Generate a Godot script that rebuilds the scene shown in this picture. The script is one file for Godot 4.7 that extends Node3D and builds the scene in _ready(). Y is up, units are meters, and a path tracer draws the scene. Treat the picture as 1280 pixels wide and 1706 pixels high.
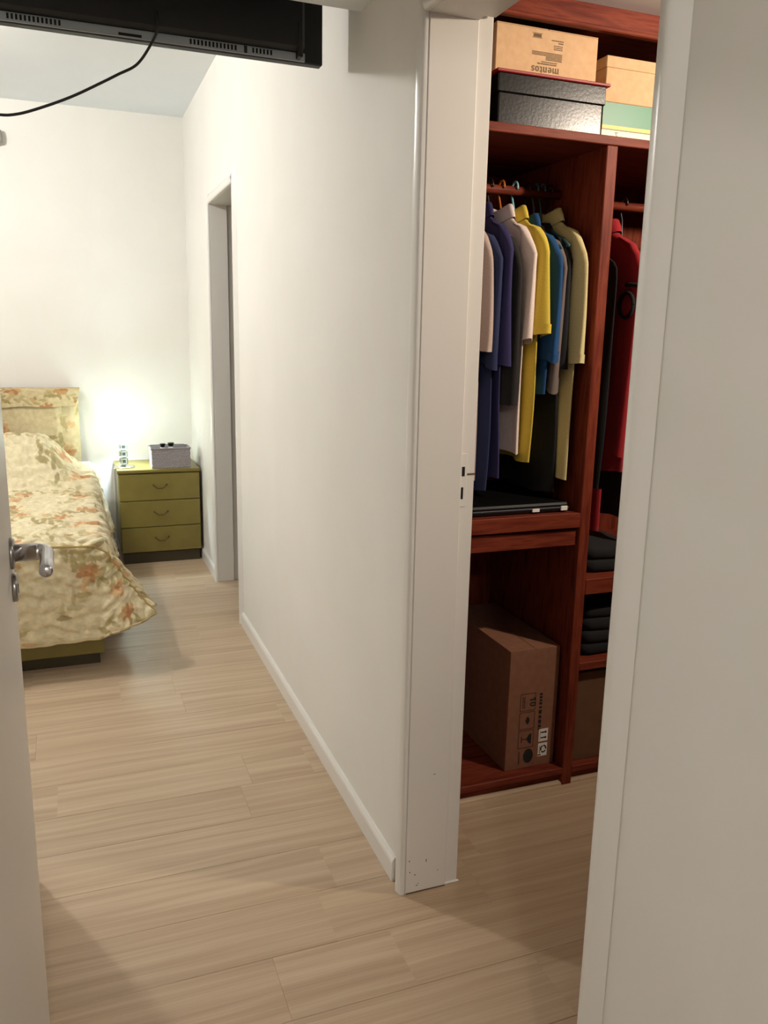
extends Node3D
# A bedroom corridor: open door at the left, built-in closet at the right, bed and bedside chest beyond.

var M := {}
var taken := {}
var rng := RandomNumberGenerator.new()

# ------------------------------------------------------------------ nodes
func numbered(n: String) -> String:
	if not taken.has(n):
		taken[n] = 0
		return n
	taken[n] += 1
	return "%s_%03d" % [n, taken[n]]

func base(called: String, at := Vector3.ZERO, turn := 0.0) -> Node3D:
	var o := Node3D.new()
	o.name = numbered(called)
	add_child(o)
	o.position = at
	o.rotation.y = turn
	return o

func tag(o: Node, label: String, category: String, group := "") -> Node:
	o.set_meta("label", label)
	o.set_meta("category", category)
	if group != "":
		o.set_meta("group", group)
	return o

func setting(o: Node, label := "") -> Node:
	o.set_meta("kind", "structure")
	if label != "":
		o.set_meta("label", label)
	return o

func build(st: SurfaceTool, called: String, m: Material, parent: Node = null, label := "") -> MeshInstance3D:
	st.generate_normals()
	var o := MeshInstance3D.new()
	o.mesh = st.commit()
	o.material_override = m
	if parent == null:
		o.name = numbered(called)
		add_child(o)
	else:
		o.name = called
		parent.add_child(o, true)
	if label != "":
		o.set_meta("label", label)
	return o

func mb(smooth := false) -> SurfaceTool:
	var st := SurfaceTool.new()
	st.begin(Mesh.PRIMITIVE_TRIANGLES)
	st.set_smooth_group(0 if smooth else -1)
	return st

# ------------------------------------------------------------------ shapes
func tri(st: SurfaceTool, a: Vector3, b: Vector3, c: Vector3) -> void:
	for p in [a, c, b]:
		st.set_uv(Vector2(p.x + p.z * 0.37, p.y + p.z * 0.61))
		st.add_vertex(p)

func quad(st: SurfaceTool, a: Vector3, b: Vector3, c: Vector3, d: Vector3) -> void:
	tri(st, a, b, c)
	tri(st, a, c, d)

func bx(st: SurfaceTool, c: Vector3, s: Vector3, b := 0.002) -> void:
	var h := s / 2
	b = minf(b, minf(h.x, minf(h.y, h.z)) * 0.9)
	var p := func(i: int, j: int, k: int, ax: int) -> Vector3:
		var v := Vector3(i * (h.x - (0.0 if ax == 0 else b)), j * (h.y - (0.0 if ax == 1 else b)), k * (h.z - (0.0 if ax == 2 else b)))
		return c + v
	for sg in [-1, 1]:
		var q := [p.call(sg, -1, -1, 0), p.call(sg, 1, -1, 0), p.call(sg, 1, 1, 0), p.call(sg, -1, 1, 0)]
		if sg < 0: q.reverse()
		quad(st, q[0], q[1], q[2], q[3])
		q = [p.call(-1, sg, -1, 1), p.call(-1, sg, 1, 1), p.call(1, sg, 1, 1), p.call(1, sg, -1, 1)]
		if sg < 0: q.reverse()
		quad(st, q[0], q[1], q[2], q[3])
		q = [p.call(-1, -1, sg, 2), p.call(1, -1, sg, 2), p.call(1, 1, sg, 2), p.call(-1, 1, sg, 2)]
		if sg < 0: q.reverse()
		quad(st, q[0], q[1], q[2], q[3])
	if b <= 0.00001:
		return
	for i in [-1, 1]:
		for j in [-1, 1]:
			var q := [p.call(i, j, -1, 0), p.call(i, j, -1, 1), p.call(i, j, 1, 1), p.call(i, j, 1, 0)]
			if i * j < 0: q.reverse()
			quad(st, q[0], q[1], q[2], q[3])
			q = [p.call(i, -1, j, 2), p.call(i, -1, j, 0), p.call(i, 1, j, 0), p.call(i, 1, j, 2)]
			if i * j < 0: q.reverse()
			quad(st, q[3], q[2], q[1], q[0])
			q = [p.call(-1, i, j, 1), p.call(-1, i, j, 2), p.call(1, i, j, 2), p.call(1, i, j, 1)]
			if i * j < 0: q.reverse()
			quad(st, q[0], q[1], q[2], q[3])
			for k in [-1, 1]:
				var t := [p.call(i, j, k, 0), p.call(i, j, k, 1), p.call(i, j, k, 2)]
				if i * j * k < 0: t.reverse()
				tri(st, t[0], t[1], t[2])

func box(called: String, lo: Vector3, hi: Vector3, m: Material, parent: Node = null, b := 0.002, label := "") -> MeshInstance3D:
	var st := mb()
	bx(st, (lo + hi) / 2, hi - lo, b)
	return build(st, called, m, parent, label)

func frame_at(d: Vector3) -> Array:
	var up := Vector3.UP if absf(d.y) < 0.95 else Vector3.RIGHT
	var s := d.cross(up).normalized()
	return [s, s.cross(d).normalized()]

func tube(st: SurfaceTool, pts: Array, r, n := 10, caps := true) -> void:
	var rings := []
	var prev_s := Vector3.ZERO
	for i in pts.size():
		var d: Vector3 = (pts[mini(i + 1, pts.size() - 1)] - pts[maxi(i - 1, 0)]).normalized()
		var s: Vector3
		if i == 0:
			s = frame_at(d)[0]
		else:
			s = (prev_s - d * prev_s.dot(d)).normalized()
		prev_s = s
		var u := s.cross(d).normalized()
		var rad: float = r[i] if r is Array else r
		var ring := []
		for k in n:
			var a := TAU * k / n
			ring.append(pts[i] + (s * cos(a) + u * sin(a)) * rad)
		rings.append(ring)
	loft(st, rings, caps)

func loft(st: SurfaceTool, rings: Array, caps := true) -> void:
	var n: int = rings[0].size()
	for i in rings.size() - 1:
		for k in n:
			var k2 := (k + 1) % n
			quad(st, rings[i][k], rings[i + 1][k], rings[i + 1][k2], rings[i][k2])
	if caps:
		for e in [0, rings.size() - 1]:
			var c := Vector3.ZERO
			for v in rings[e]:
				c += v
			c /= n
			for k in n:
				var k2 := (k + 1) % n
				if e == 0:
					tri(st, c, rings[e][k], rings[e][k2])
				else:
					tri(st, c, rings[e][k2], rings[e][k])

func lathe(st: SurfaceTool, prof: Array, o: Vector3, n := 28, caps := true) -> void:
	var rings := []
	for q in prof:
		var ring := []
		for k in n:
			var a := TAU * k / n
			ring.append(o + Vector3(cos(a) * q.x, q.y, sin(a) * q.x))
		rings.append(ring)
	loft(st, rings, caps)

# a profile (u, v) swept straight from a to b
func sweep(st: SurfaceTool, prof: Array, a: Vector3, b: Vector3, ud: Vector3, vd: Vector3) -> void:
	var r0 := []
	var r1 := []
	for q in prof:
		r0.append(a + ud * q.x + vd * q.y)
		r1.append(b + ud * q.x + vd * q.y)
	var area := 0.0
	for i in prof.size():
		area += prof[i].cross(prof[(i + 1) % prof.size()])
	if ud.cross(vd).dot(b - a) * area > 0:
		r0.reverse()
		r1.reverse()
	loft(st, [r0, r1])

# the same for an open strip, without back or ends
func sweep_open(st: SurfaceTool, prof: Array, a: Vector3, b: Vector3, ud: Vector3, vd: Vector3) -> void:
	var flip := ud.cross(vd).dot(b - a) < 0
	for i in prof.size() - 1:
		var p0: Vector3 = ud * prof[i].x + vd * prof[i].y
		var p1: Vector3 = ud * prof[i + 1].x + vd * prof[i + 1].y
		if flip:
			quad(st, a + p1, b + p1, b + p0, a + p0)
		else:
			quad(st, a + p0, b + p0, b + p1, a + p1)

func grid(st: SurfaceTool, f: Callable, nu: int, nv: int, us := 1.0, vs := 1.0) -> void:
	for j in nv + 1:
		for i in nu + 1:
			var u := float(i) / nu
			var v := float(j) / nv
			st.set_uv(Vector2(u * us, v * vs))
			st.add_vertex(f.call(u, v))
	for j in nv:
		for i in nu:
			var a := j * (nu + 1) + i
			for k in [a, a + 1, a + nu + 2, a, a + nu + 2, a + nu + 1]:
				st.add_index(k)

# ------------------------------------------------------------------ materials
func mat(called: String, c: Color, rough := 0.6, metal := 0.0) -> StandardMaterial3D:
	if M.has(called):
		return M[called]
	var m := StandardMaterial3D.new()
	m.resource_name = called
	m.albedo_color = c
	m.roughness = rough
	m.metallic = metal
	M[called] = m
	return m

func noise_tex(freq: float, ramp: Array, sd := 1, size := 512, oct := 4, normal := false, bump := 2.0) -> NoiseTexture2D:
	var n := FastNoiseLite.new()
	n.seed = sd
	n.frequency = freq
	n.fractal_octaves = oct
	n.noise_type = FastNoiseLite.TYPE_SIMPLEX_SMOOTH
	var t := NoiseTexture2D.new()
	t.width = size
	t.height = size
	t.seamless = true
	t.noise = n
	if normal:
		t.as_normal_map = true
		t.bump_strength = bump
	else:
		var g := Gradient.new()
		var off := PackedFloat32Array()
		var col := PackedColorArray()
		for i in ramp.size():
			off.append(float(i) / (ramp.size() - 1))
			col.append(ramp[i])
		g.offsets = off
		g.colors = col
		t.color_ramp = g
	return t

func tri_mat(called: String, tex: Texture2D, scale: Vector3, rough: float, nrm: Texture2D = null, ns := 0.3) -> StandardMaterial3D:
	var m := mat(called, Color.WHITE, rough)
	m.albedo_texture = tex
	m.uv1_triplanar = true
	m.uv1_world_triplanar = true
	m.uv1_triplanar_sharpness = 8.0
	m.uv1_scale = scale
	if nrm:
		m.normal_enabled = true
		m.normal_texture = nrm
		m.normal_scale = ns
	return m

func cloth(called: String, c: Color) -> StandardMaterial3D:
	var m := mat(called, c, 0.92)
	if m.albedo_texture == null:
		m.albedo_texture = M_weave
		m.uv1_triplanar = true
		m.uv1_scale = Vector3(9, 9, 9)
		m.rim_enabled = true
		m.rim = 0.25
		m.rim_tint = 0.8
	return m

var M_weave: NoiseTexture2D

func plank_texture() -> ImageTexture:
	# pale oak laminate: long streaks along u, a few cathedral figures
	var w := 1024
	var h := 512
	var n1 := FastNoiseLite.new(); n1.seed = 11; n1.frequency = 0.004; n1.fractal_octaves = 3
	var n2 := FastNoiseLite.new(); n2.seed = 23; n2.frequency = 0.02; n2.fractal_octaves = 4
	var n3 := FastNoiseLite.new(); n3.seed = 37; n3.frequency = 0.01; n3.fractal_octaves = 2
	var im := Image.create(w, h, false, Image.FORMAT_RGB8)
	var light := Color(0.765, 0.68, 0.575)
	var dark := Color(0.645, 0.55, 0.445)
	for y in h:
		for x in w:
			var warp := n3.get_noise_2d(x * 0.25, y * 0.5) * 14.0
			var s := 0.55 + 0.45 * n1.get_noise_2d(x * 0.30, (y + warp) * 7.0)
			s += 0.32 * n2.get_noise_2d(x * 0.10, (y + warp * 0.5) * 10.0)
			s += 0.28 * n3.get_noise_2d(x * 0.12 + 900.0, y * 1.1)
			im.set_pixel(x, y, dark.lerp(light, clampf(s, 0.0, 1.0)))
	im.generate_mipmaps()
	return ImageTexture.create_from_image(im)

func blob(im: Image, cx: float, cy: float, a: float, b: float, th: float, c: Color, alpha: float, nz: FastNoiseLite) -> void:
	var w := im.get_width()
	var h := im.get_height()
	var R := int(maxf(a, b)) + 4
	var ct := cos(th)
	var sn := sin(th)
	for dy in range(-R, R + 1):
		for dx in range(-R, R + 1):
			var u := (dx * ct + dy * sn) / a
			var v := (-dx * sn + dy * ct) / b
			var d := sqrt(u * u + v * v) + 0.45 * nz.get_noise_2d(cx + dx, cy + dy)
			if d < 1.0:
				var x := posmod(int(cx) + dx, w)
				var y := posmod(int(cy) + dy, h)
				var k := alpha * clampf((1.0 - d) * 3.0, 0.0, 1.0)
				im.set_pixel(x, y, im.get_pixel(x, y).lerp(c, k))

func floral_texture() -> ImageTexture:
	rng.seed = 77
	var nz := FastNoiseLite.new(); nz.seed = 5; nz.frequency = 0.05; nz.fractal_octaves = 3
	var S := 768
	var im := Image.create(S, S, false, Image.FORMAT_RGB8)
	var cream := Color(0.845, 0.795, 0.655)
	for y in S:
		for x in S:
			var k := nz.get_noise_2d(x * 0.6, y * 0.6) * 0.07
			im.set_pixel(x, y, Color(cream.r + k, cream.g + k, cream.b + k))
	var olive := [Color(0.68, 0.62, 0.44), Color(0.60, 0.54, 0.37), Color(0.73, 0.68, 0.52)]
	var rust := [Color(0.76, 0.57, 0.39), Color(0.68, 0.48, 0.31), Color(0.80, 0.66, 0.48)]
	for i in 46:
		# a spray: a stem of leaves with a flower at its head
		var px := rng.randf() * S
		var py := rng.randf() * S
		var th := rng.randf_range(-0.9, 0.9)
		var n := rng.randi_range(4, 7)
		for k in n:
			var t := k * 22.0
			var sx := px + cos(th) * t + rng.randf_range(-5, 5)
			var sy := py + sin(th) * t + rng.randf_range(-5, 5)
			var side := 1.0 if k % 2 == 0 else -1.0
			var la := th + side * rng.randf_range(0.5, 1.0)
			blob(im, sx + cos(la) * 16, sy + sin(la) * 16, rng.randf_range(18, 40), rng.randf_range(7, 13), la, olive[rng.randi() % 3], 0.85, nz)
		var fx := px + cos(th) * (n * 22.0 + 18)
		var fy := py + sin(th) * (n * 22.0 + 18)
		if i % 2 == 0:
			for k in 7:
				var fa := TAU * k / 7.0 + rng.randf() * 0.4
				blob(im, fx + cos(fa) * 19, fy + sin(fa) * 15, 19, 11, fa, rust[rng.randi() % 3], 0.85, nz)
			blob(im, fx, fy, 11, 9, 0, rust[1], 0.9, nz)
		else:
			for k in 3:
				blob(im, fx + rng.randf_range(-16, 16), fy + rng.randf_range(-12, 12), 14, 9, rng.randf() * TAU, rust[2], 0.8, nz)
	im.generate_mipmaps()
	return ImageTexture.create_from_image(im)

func materials() -> void:
	M_weave = noise_tex(0.09, [Color(0.86, 0.86, 0.86), Color(1, 1, 1)], 3, 256, 3)
	var plaster_n := noise_tex(0.03, [], 8, 512, 5, true, 1.2)
	tri_mat("wall_paint", noise_tex(0.006, [Color(0.885, 0.875, 0.85), Color(0.905, 0.895, 0.872)], 4, 256, 3), Vector3(0.8, 0.8, 0.8), 0.75, plaster_n, 0.06)
	tri_mat("ceiling_paint", noise_tex(0.006, [Color(0.865, 0.88, 0.89), Color(0.885, 0.90, 0.905)], 4, 256, 3), Vector3(0.8, 0.8, 0.8), 0.85)
	mat("trim_paint", Color(0.89, 0.88, 0.86), 0.28)
	mat("jamb_paint", Color(0.885, 0.87, 0.845), 0.4)
	mat("door_paint", Color(0.86, 0.845, 0.82), 0.35)
	mat("dark_gap", Color(0.05, 0.04, 0.035), 0.9)
	mat("steel", Color(0.62, 0.61, 0.60), 0.28, 1.0)
	mat("chrome", Color(0.86, 0.86, 0.87), 0.12, 1.0)
	mat("scuff", Color(0.36, 0.30, 0.24), 0.9)
	# mahogany-stained boards, grain along x, y or z
	var wood := noise_tex(0.012, [Color(0.30, 0.115, 0.08), Color(0.385, 0.16, 0.11), Color(0.455, 0.21, 0.14), Color(0.34, 0.13, 0.09)], 15, 512, 5)
	tri_mat("mahogany_x", wood, Vector3(0.7, 7, 7), 0.38)
	tri_mat("mahogany_y", wood, Vector3(7, 0.7, 7), 0.38)
	tri_mat("mahogany_z", wood, Vector3(7, 7, 0.7), 0.38)
	for k in ["mahogany_x", "mahogany_y", "mahogany_z"]:
		M[k].metallic_specular = 0.22
		M[k].roughness = 0.48
	tri_mat("olive_lacquer", noise_tex(0.02, [Color(0.445, 0.395, 0.17), Color(0.475, 0.425, 0.19)], 9, 256, 3), Vector3(2, 2, 2), 0.38)
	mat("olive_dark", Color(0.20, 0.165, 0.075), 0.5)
	mat("brass_dark", Color(0.33, 0.27, 0.15), 0.35, 0.8)
	var card := noise_tex(0.03, [Color(0.74, 0.60, 0.45), Color(0.79, 0.65, 0.50)], 19, 512, 5)
	tri_mat("cardboard", card, Vector3(2, 2, 2), 0.85)
	tri_mat("cardboard_brown", noise_tex(0.03, [Color(0.47, 0.31, 0.23), Color(0.52, 0.35, 0.26)], 29, 512, 5), Vector3(2, 2, 2), 0.8)
	mat("print_grey", Color(0.44, 0.36, 0.27), 0.9)
	mat("print_black", Color(0.10, 0.085, 0.075), 0.9)
	mat("sticker_white", Color(0.86, 0.85, 0.83), 0.6)
	# quilt
	var fl := floral_texture()
	var q := mat("floral_quilt", Color.WHITE, 0.9)
	q.albedo_texture = fl
	q.normal_enabled = true
	q.normal_texture = noise_tex(0.035, [], 31, 512, 3, true, 6.0)
	q.normal_scale = 0.5
	q.rim_enabled = true
	q.rim = 0.2
	var hb := mat("floral_cover", Color(0.90, 0.87, 0.83), 0.92)
	hb.albedo_texture = fl
	hb.uv1_scale = Vector3(0.75, 0.75, 1)
	mat("piping", Color(0.66, 0.55, 0.33), 0.9)

# ------------------------------------------------------------------ main
const CEIL := 2.737
const SOF := 2.24        # lowered corridor ceiling
const ZS := -2.18        # where the corridor opens into the bedroom
const ZB := -5.61        # far wall
const ZJ := -1.74        # far jamb of the closet door
const ZN := -0.966       # near jamb of the closet door
const HEAD := 2.10
const BJ := -4.65        # far jamb of the bathroom door
const BN := -3.94

func _ready() -> void:
	rng.seed = 4
	camera_and_light()
	materials()
	shell()
	door_frames()
	entry_door()
	lamps()
	wardrobe()
	bedroom()
	television()
	closet_contents()

func camera_and_light() -> void:
	var cam := Camera3D.new()
	cam.name = "camera"
	cam.position = Vector3(-0.7445, 1.44, 0.0)
	cam.rotation = Vector3(-0.213645, -0.365187, 0.019943)
	cam.fov = 64.06
	cam.near = 0.02
	add_child(cam)
	cam.current = true
	var env := Environment.new()
	env.background_mode = Environment.BG_COLOR
	env.background_color = Color(0, 0, 0)
	env.tonemap_mode = Environment.TONE_MAPPER_LINEAR
	env.tonemap_exposure = 1.04
	env.sdfgi_enabled = true
	env.ssao_enabled = true
	env.ssil_enabled = true
	var we := WorldEnvironment.new()
	we.name = "environment"
	we.environment = env
	add_child(we)

const BED_LAMP := Vector3(-1.76, 2.60, -3.92)
const CLOSET_LAMP := Vector3(1.36, 2.24, -1.02)
const BEDSIDE := Vector3(-0.464, 0.83, -5.30)

func omni(at: Vector3, c: Color, e: float, size: float, parent: Node) -> void:
	var l := OmniLight3D.new()
	l.name = "light"
	l.light_color = c
	l.light_energy = e
	l.light_size = size
	l.omni_range = 12.0
	l.omni_attenuation = 2.0
	l.shadow_enabled = true
	parent.add_child(l)
	l.global_position = at

func lamps() -> void:
	var glow := mat("lamp_globe_glass", Color(0.95, 0.93, 0.88), 0.4)
	glow.emission_enabled = true
	glow.emission = Color(1.0, 0.93, 0.82)
	glow.emission_energy_multiplier = 3.0
	# bedroom ceiling lamp, out of the frame to the left
	var t := base("ceiling_lamp", BED_LAMP)
	tag(t, "round opal glass ceiling lamp in the middle of the bedroom ceiling", "lamp")
	var st := mb(true)
	lathe(st, [Vector2(0.012, 0.055), Vector2(0.012, 0.115), Vector2(0.085, 0.118), Vector2(0.085, 0.137), Vector2(0.0005, 0.137)], Vector3.ZERO, 24, false)
	build(st, "base_plate", M.trim_paint, t)
	st = mb(true)
	var pr := []
	for k in 13:
		var a := PI * k / 12.0
		pr.append(Vector2(maxf(sin(a) * 0.07, 0.0005), -cos(a) * 0.06))
	lathe(st, pr, Vector3.ZERO, 24, false)
	build(st, "globe", glow, t)
	omni(BED_LAMP, Color(1.0, 0.985, 0.965), 2.3, 0.06, t)
	# closet ceiling lamp
	var glow2 := mat("closet_lamp_glass", Color(0.95, 0.9, 0.8), 0.4)
	glow2.emission_enabled = true
	glow2.emission = Color(1.0, 0.82, 0.58)
	glow2.emission_energy_multiplier = 3.0
	t = base("closet_spotlight", CLOSET_LAMP)
	tag(t, "small ceiling spotlight turned to the closet's top shelf", "lamp")
	st = mb(true)
	lathe(st, [Vector2(0.0005, 0.060), Vector2(0.045, 0.060), Vector2(0.045, 0.072), Vector2(0.0005, 0.072)], Vector3.ZERO, 24, false)
	lathe(st, [Vector2(0.008, 0.03), Vector2(0.008, 0.062)], Vector3(0, 0, 0), 12, false)
	build(st, "base_plate", M.trim_paint, t)
	var aim := (Vector3(0.80, 1.78, -2.30) - CLOSET_LAMP).normalized()
	st = mb(true)
	tube(st, [-aim * 0.085, -aim * 0.08, -aim * 0.02, aim * 0.012], [0.02, 0.036, 0.045, 0.05], 24, false)
	build(st, "reflector", M.trim_paint, t)
	st = mb(true)
	tube(st, [-aim * 0.022, -aim * 0.015, -aim * 0.012], [0.040, 0.040, 0.036], 24)
	build(st, "bulb", glow2, t)
	var sp := SpotLight3D.new()
	sp.name = "light"
	sp.light_color = Color(1.0, 0.925, 0.84)
	sp.light_energy = 3.0
	sp.light_size = 0.035
	sp.spot_range = 8.0
	sp.spot_attenuation = 2.0
	sp.spot_angle = 66.0
	sp.spot_angle_attenuation = 1.0
	sp.shadow_enabled = true
	t.add_child(sp)
	sp.position = aim * 0.02
	sp.look_at_from_position(CLOSET_LAMP + aim * 0.02, CLOSET_LAMP + aim, Vector3.UP)
	# unseen fill light added behind the camera to brighten corridor and right wall
	t = base("added_fill_lamp", Vector3(-0.75, 2.165, 0.85))
	tag(t, "unseen fill light added in the hall behind the viewer", "lamp")
	st = mb(true)
	lathe(st, [Vector2(0.0005, 0.05), Vector2(0.075, 0.05), Vector2(0.075, 0.075), Vector2(0.0005, 0.075)], Vector3.ZERO, 24, false)
	build(st, "base_plate", M.trim_paint, t)
	st = mb(true)
	lathe(st, pr.map(func(v): return Vector2(v.x * 0.9, v.y * 0.83)), Vector3.ZERO, 24, false)
	build(st, "globe", glow, t)
	omni(Vector3(-0.75, 2.165, 0.85), Color(1.0, 0.975, 0.945), 0.86, 0.055, t)

# ------------------------------------------------------------------ the rooms
func shell() -> void:
	var W: Material = M.wall_paint
	# floor: boards of pale oak laminate laid across the corridor
	var fl := base("floor")
	setting(fl, "pale oak laminate floor of long boards")
	box("screed", Vector3(-3.7, -0.10, -5.75), Vector3(2.0, -0.012, 1.65), mat("screed", Color(0.45, 0.42, 0.38), 0.9), fl, 0.0)
	var tex := plank_texture()
	var tones := [Color(1, 1, 1), Color(0.985, 0.98, 0.975), Color(0.99, 0.99, 0.99), Color(0.97, 0.965, 0.96)]
	var pm := []
	for i in 4:
		var m := mat("oak_laminate_%d" % i, tones[i], 0.42)
		m.albedo_texture = tex
		pm.append(m)
	var pw := 0.192
	var pl := 1.29
	rng.seed = 12
	var row := 0
	var z := ZB - 0.06
	while z < 1.55:
		var x0 := -3.62 - rng.randf() * pl
		while x0 < 1.95:
			var a := maxf(x0, -3.64)
			var b := minf(x0 + pl, 1.92 if z > -2.45 else 0.16)
			if z + pw > -3.90 or z < -4.7:
				if z < -2.45 and not (z > -4.75 and z < -3.90):
					b = minf(b, 0.07)
			if z > -0.5:
				a = maxf(a, -2.45)
				b = minf(b, 0.07)
			if b - a > 0.02:
				var st := mb()
				var v0 := rng.randf()
				var u0 := rng.randf()
				plank(st, a, b, z + 0.0003, z + pw - 0.0003, u0 + (a - x0) / 1.6, v0)
				build(st, "plank", pm[rng.randi() % 4], fl)
			x0 += pl
		z += pw
		row += 1
	# the long wall at the right, with the closet and bathroom openings
	var st := mb()
	var T := 0.15
	var seg := func(z0: float, z1: float, y0: float, y1: float) -> void:
		bx(st, Vector3(T / 2, (y0 + y1) / 2, (z0 + z1) / 2), Vector3(T, y1 - y0, z1 - z0), 0.0)
	seg.call(ZB, BJ - 0.03, 0.0, CEIL)
	seg.call(BJ - 0.03, BN + 0.03, HEAD + 0.03, CEIL)
	seg.call(BN + 0.03, ZJ - 0.03, 0.0, CEIL)
	seg.call(ZJ - 0.03, ZN + 0.03, HEAD + 0.03, CEIL)
	seg.call(ZN + 0.03, 1.5, 0.0, CEIL)
	setting(build(st, "wall_right", W), "long off-white wall running from the corridor into the bedroom")
	setting(box("wall_back", Vector3(-3.6, 0, ZB - 0.12), Vector3(0.15, CEIL, ZB), W, null, 0.0), "white far wall behind the bed")
	setting(box("wall_left", Vector3(-3.72, 0, ZB), Vector3(-3.6, CEIL, ZS + 0.13), W, null, 0.0))
	setting(box("wall_front", Vector3(-3.6, 0, ZS), Vector3(-0.93, CEIL, ZS + 0.13), W, null, 0.0))
	setting(box("wall_corridor", Vector3(-1.05, 0, ZS + 0.13), Vector3(-0.93, SOF, -0.68), W, null, 0.0))
	setting(box("ceiling", Vector3(-3.72, CEIL, ZB - 0.12), Vector3(0.15, CEIL + 0.1, ZS + 0.13), M.ceiling_paint, null, 0.0), "white bedroom ceiling")
	setting(box("ceiling_corridor", Vector3(-1.05, SOF, ZS), Vector3(0.0, CEIL, -0.53), M.ceiling_paint, null, 0.0), "lowered plaster ceiling of the corridor")
	# wall with the entry door, and the hall the photograph is taken from
	st = mb()
	bx(st, Vector3(-1.705, SOF / 2, -0.605), Vector3(1.59, SOF, 0.15), 0.0)
	bx(st, Vector3(-0.455, (HEAD + 0.02 + SOF) / 2, -0.605), Vector3(0.91, SOF - HEAD - 0.02, 0.15), 0.0)
	setting(build(st, "wall_entry", W))
	setting(box("wall_hall_left", Vector3(-2.62, 0, -0.68), Vector3(-2.5, CEIL, 1.62), W, null, 0.0))
	setting(box("wall_hall_back", Vector3(-2.5, 0, 1.5), Vector3(0.15, CEIL, 1.62), W, null, 0.0))
	setting(box("ceiling_hall", Vector3(-2.62, SOF, -0.53), Vector3(0.0, SOF + 0.1, 1.62), M.ceiling_paint, null, 0.0))
	# walk-in closet
	setting(box("wall_closet_back", Vector3(0.15, 0, -2.78), Vector3(1.9, CEIL, -2.66), W, null, 0.0))
	setting(box("wall_closet_right", Vector3(1.9, 0, -2.78), Vector3(2.0, CEIL, -0.4), M.mahogany_y, null, 0.0), "unseen right end wall of the closet, dark wood added to cut bounced light")  # unseen walls, given dark wood to reduce bounced light in the closet
	setting(box("wall_closet_front", Vector3(0.15, 0, -0.5), Vector3(1.9, CEIL, -0.4), M.mahogany_y, null, 0.0), "unseen closet wall opposite the shelves, dark wood added to cut bounced light")
	setting(box("ceiling_closet", Vector3(0.15, 2.312, -2.66), Vector3(1.9, 2.42, -0.5), M.ceiling_paint, null, 0.0), "white closet ceiling above the wooden valance")
	# bathroom behind the far doorway
	setting(box("wall_bathroom_right", Vector3(1.5, 0, ZB), Vector3(1.6, CEIL, -2.78), W, null, 0.0))
	setting(box("wall_bathroom_back", Vector3(0.15, 0, ZB - 0.12), Vector3(1.6, CEIL, ZB), W, null, 0.0))
	setting(box("ceiling_bathroom", Vector3(0.15, 2.45, ZB), Vector3(1.5, 2.55, -2.78), M.ceiling_paint, null, 0.0))
	setting(box("floor_bathroom", Vector3(0.16, -0.1, ZB), Vector3(1.5, 0.0, -2.78), mat("bath_floor", Color(0.75, 0.74, 0.72), 0.4), null, 0.0))
	# baseboards
	var bbp := [Vector2(0, 0), Vector2(0.013, 0), Vector2(0.013, 0.052), Vector2(0.011, 0.060), Vector2(0.007, 0.065), Vector2(0.005, 0.068), Vector2(0, 0.068)]
	var bbd := func(called: String, a: Vector3, b: Vector3, out: Vector3, label := "") -> void:
		var s := mb()
		sweep(s, bbp, a, b, out, Vector3.UP)
		setting(build(s, called, M.trim_paint), label)
	bbd.call("baseboard_right", Vector3(0, 0, ZJ - 0.063), Vector3(0, 0, BN + 0.057), Vector3.LEFT, "white baseboard along the long corridor wall")
	bbd.call("baseboard_corner", Vector3(0, 0, BJ - 0.057), Vector3(0, 0, ZB + 0.013), Vector3.LEFT, "short white baseboard between the far doorway and the bedside chest")
	bbd.call("baseboard_back", Vector3(-3.6, 0, ZB), Vector3(0, 0, ZB), Vector3.BACK)
	bbd.call("baseboard_near", Vector3(0, 0, ZN + 0.057), Vector3(0, 0, 1.5), Vector3.LEFT)
	bbd.call("baseboard_front", Vector3(-3.6, 0, ZS), Vector3(-0.93, 0, ZS), Vector3.FORWARD)
	bbd.call("baseboard_left", Vector3(-3.6, 0, ZB), Vector3(-3.6, 0, ZS), Vector3.RIGHT)

func plank(st: SurfaceTool, x0: float, x1: float, z0: float, z1: float, u0: float, v0: float) -> void:
	# top face with a tiny bevel and sides; the grain runs along u
	var b := 0.0009
	var y0 := -0.012
	var pts := [[x0 + b, 0.0, z1 - b], [x1 - b, 0.0, z1 - b], [x1 - b, 0.0, z0 + b], [x0 + b, 0.0, z0 + b],
		[x0, -b, z1], [x1, -b, z1], [x1, -b, z0], [x0, -b, z0],
		[x0, y0, z1], [x1, y0, z1], [x1, y0, z0], [x0, y0, z0]]
	var f := [[0, 1, 2, 3], [4, 5, 1, 0], [5, 6, 2, 1], [6, 7, 3, 2], [7, 4, 0, 3], [8, 9, 5, 4], [9, 10, 6, 5], [10, 11, 7, 6], [11, 8, 4, 7], [11, 10, 9, 8]]
	for q in f:
		for k in [0, 2, 1, 0, 3, 2]:
			var p: Array = pts[q[k]]
			st.set_uv(Vector2(u0 + (p[0] - x0) / 1.6, v0 + (p[2] - z0) / 0.5))
			st.add_vertex(Vector3(p[0], p[1], p[2]))

# casing profile: u runs away from the opening, v out of the wall
const CAS := [Vector2(0, 0.0005), Vector2(0, 0.006), Vector2(0.0015, 0.0100), Vector2(0.004, 0.0125), Vector2(0.010, 0.0147), Vector2(0.016, 0.0163), Vector2(0.022, 0.0172), Vector2(0.025, 0.0170), Vector2(0.028, 0.0160), Vector2(0.032, 0.0138), Vector2(0.038, 0.0098), Vector2(0.044, 0.0057), Vector2(0.052, 0.0003)]

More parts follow.
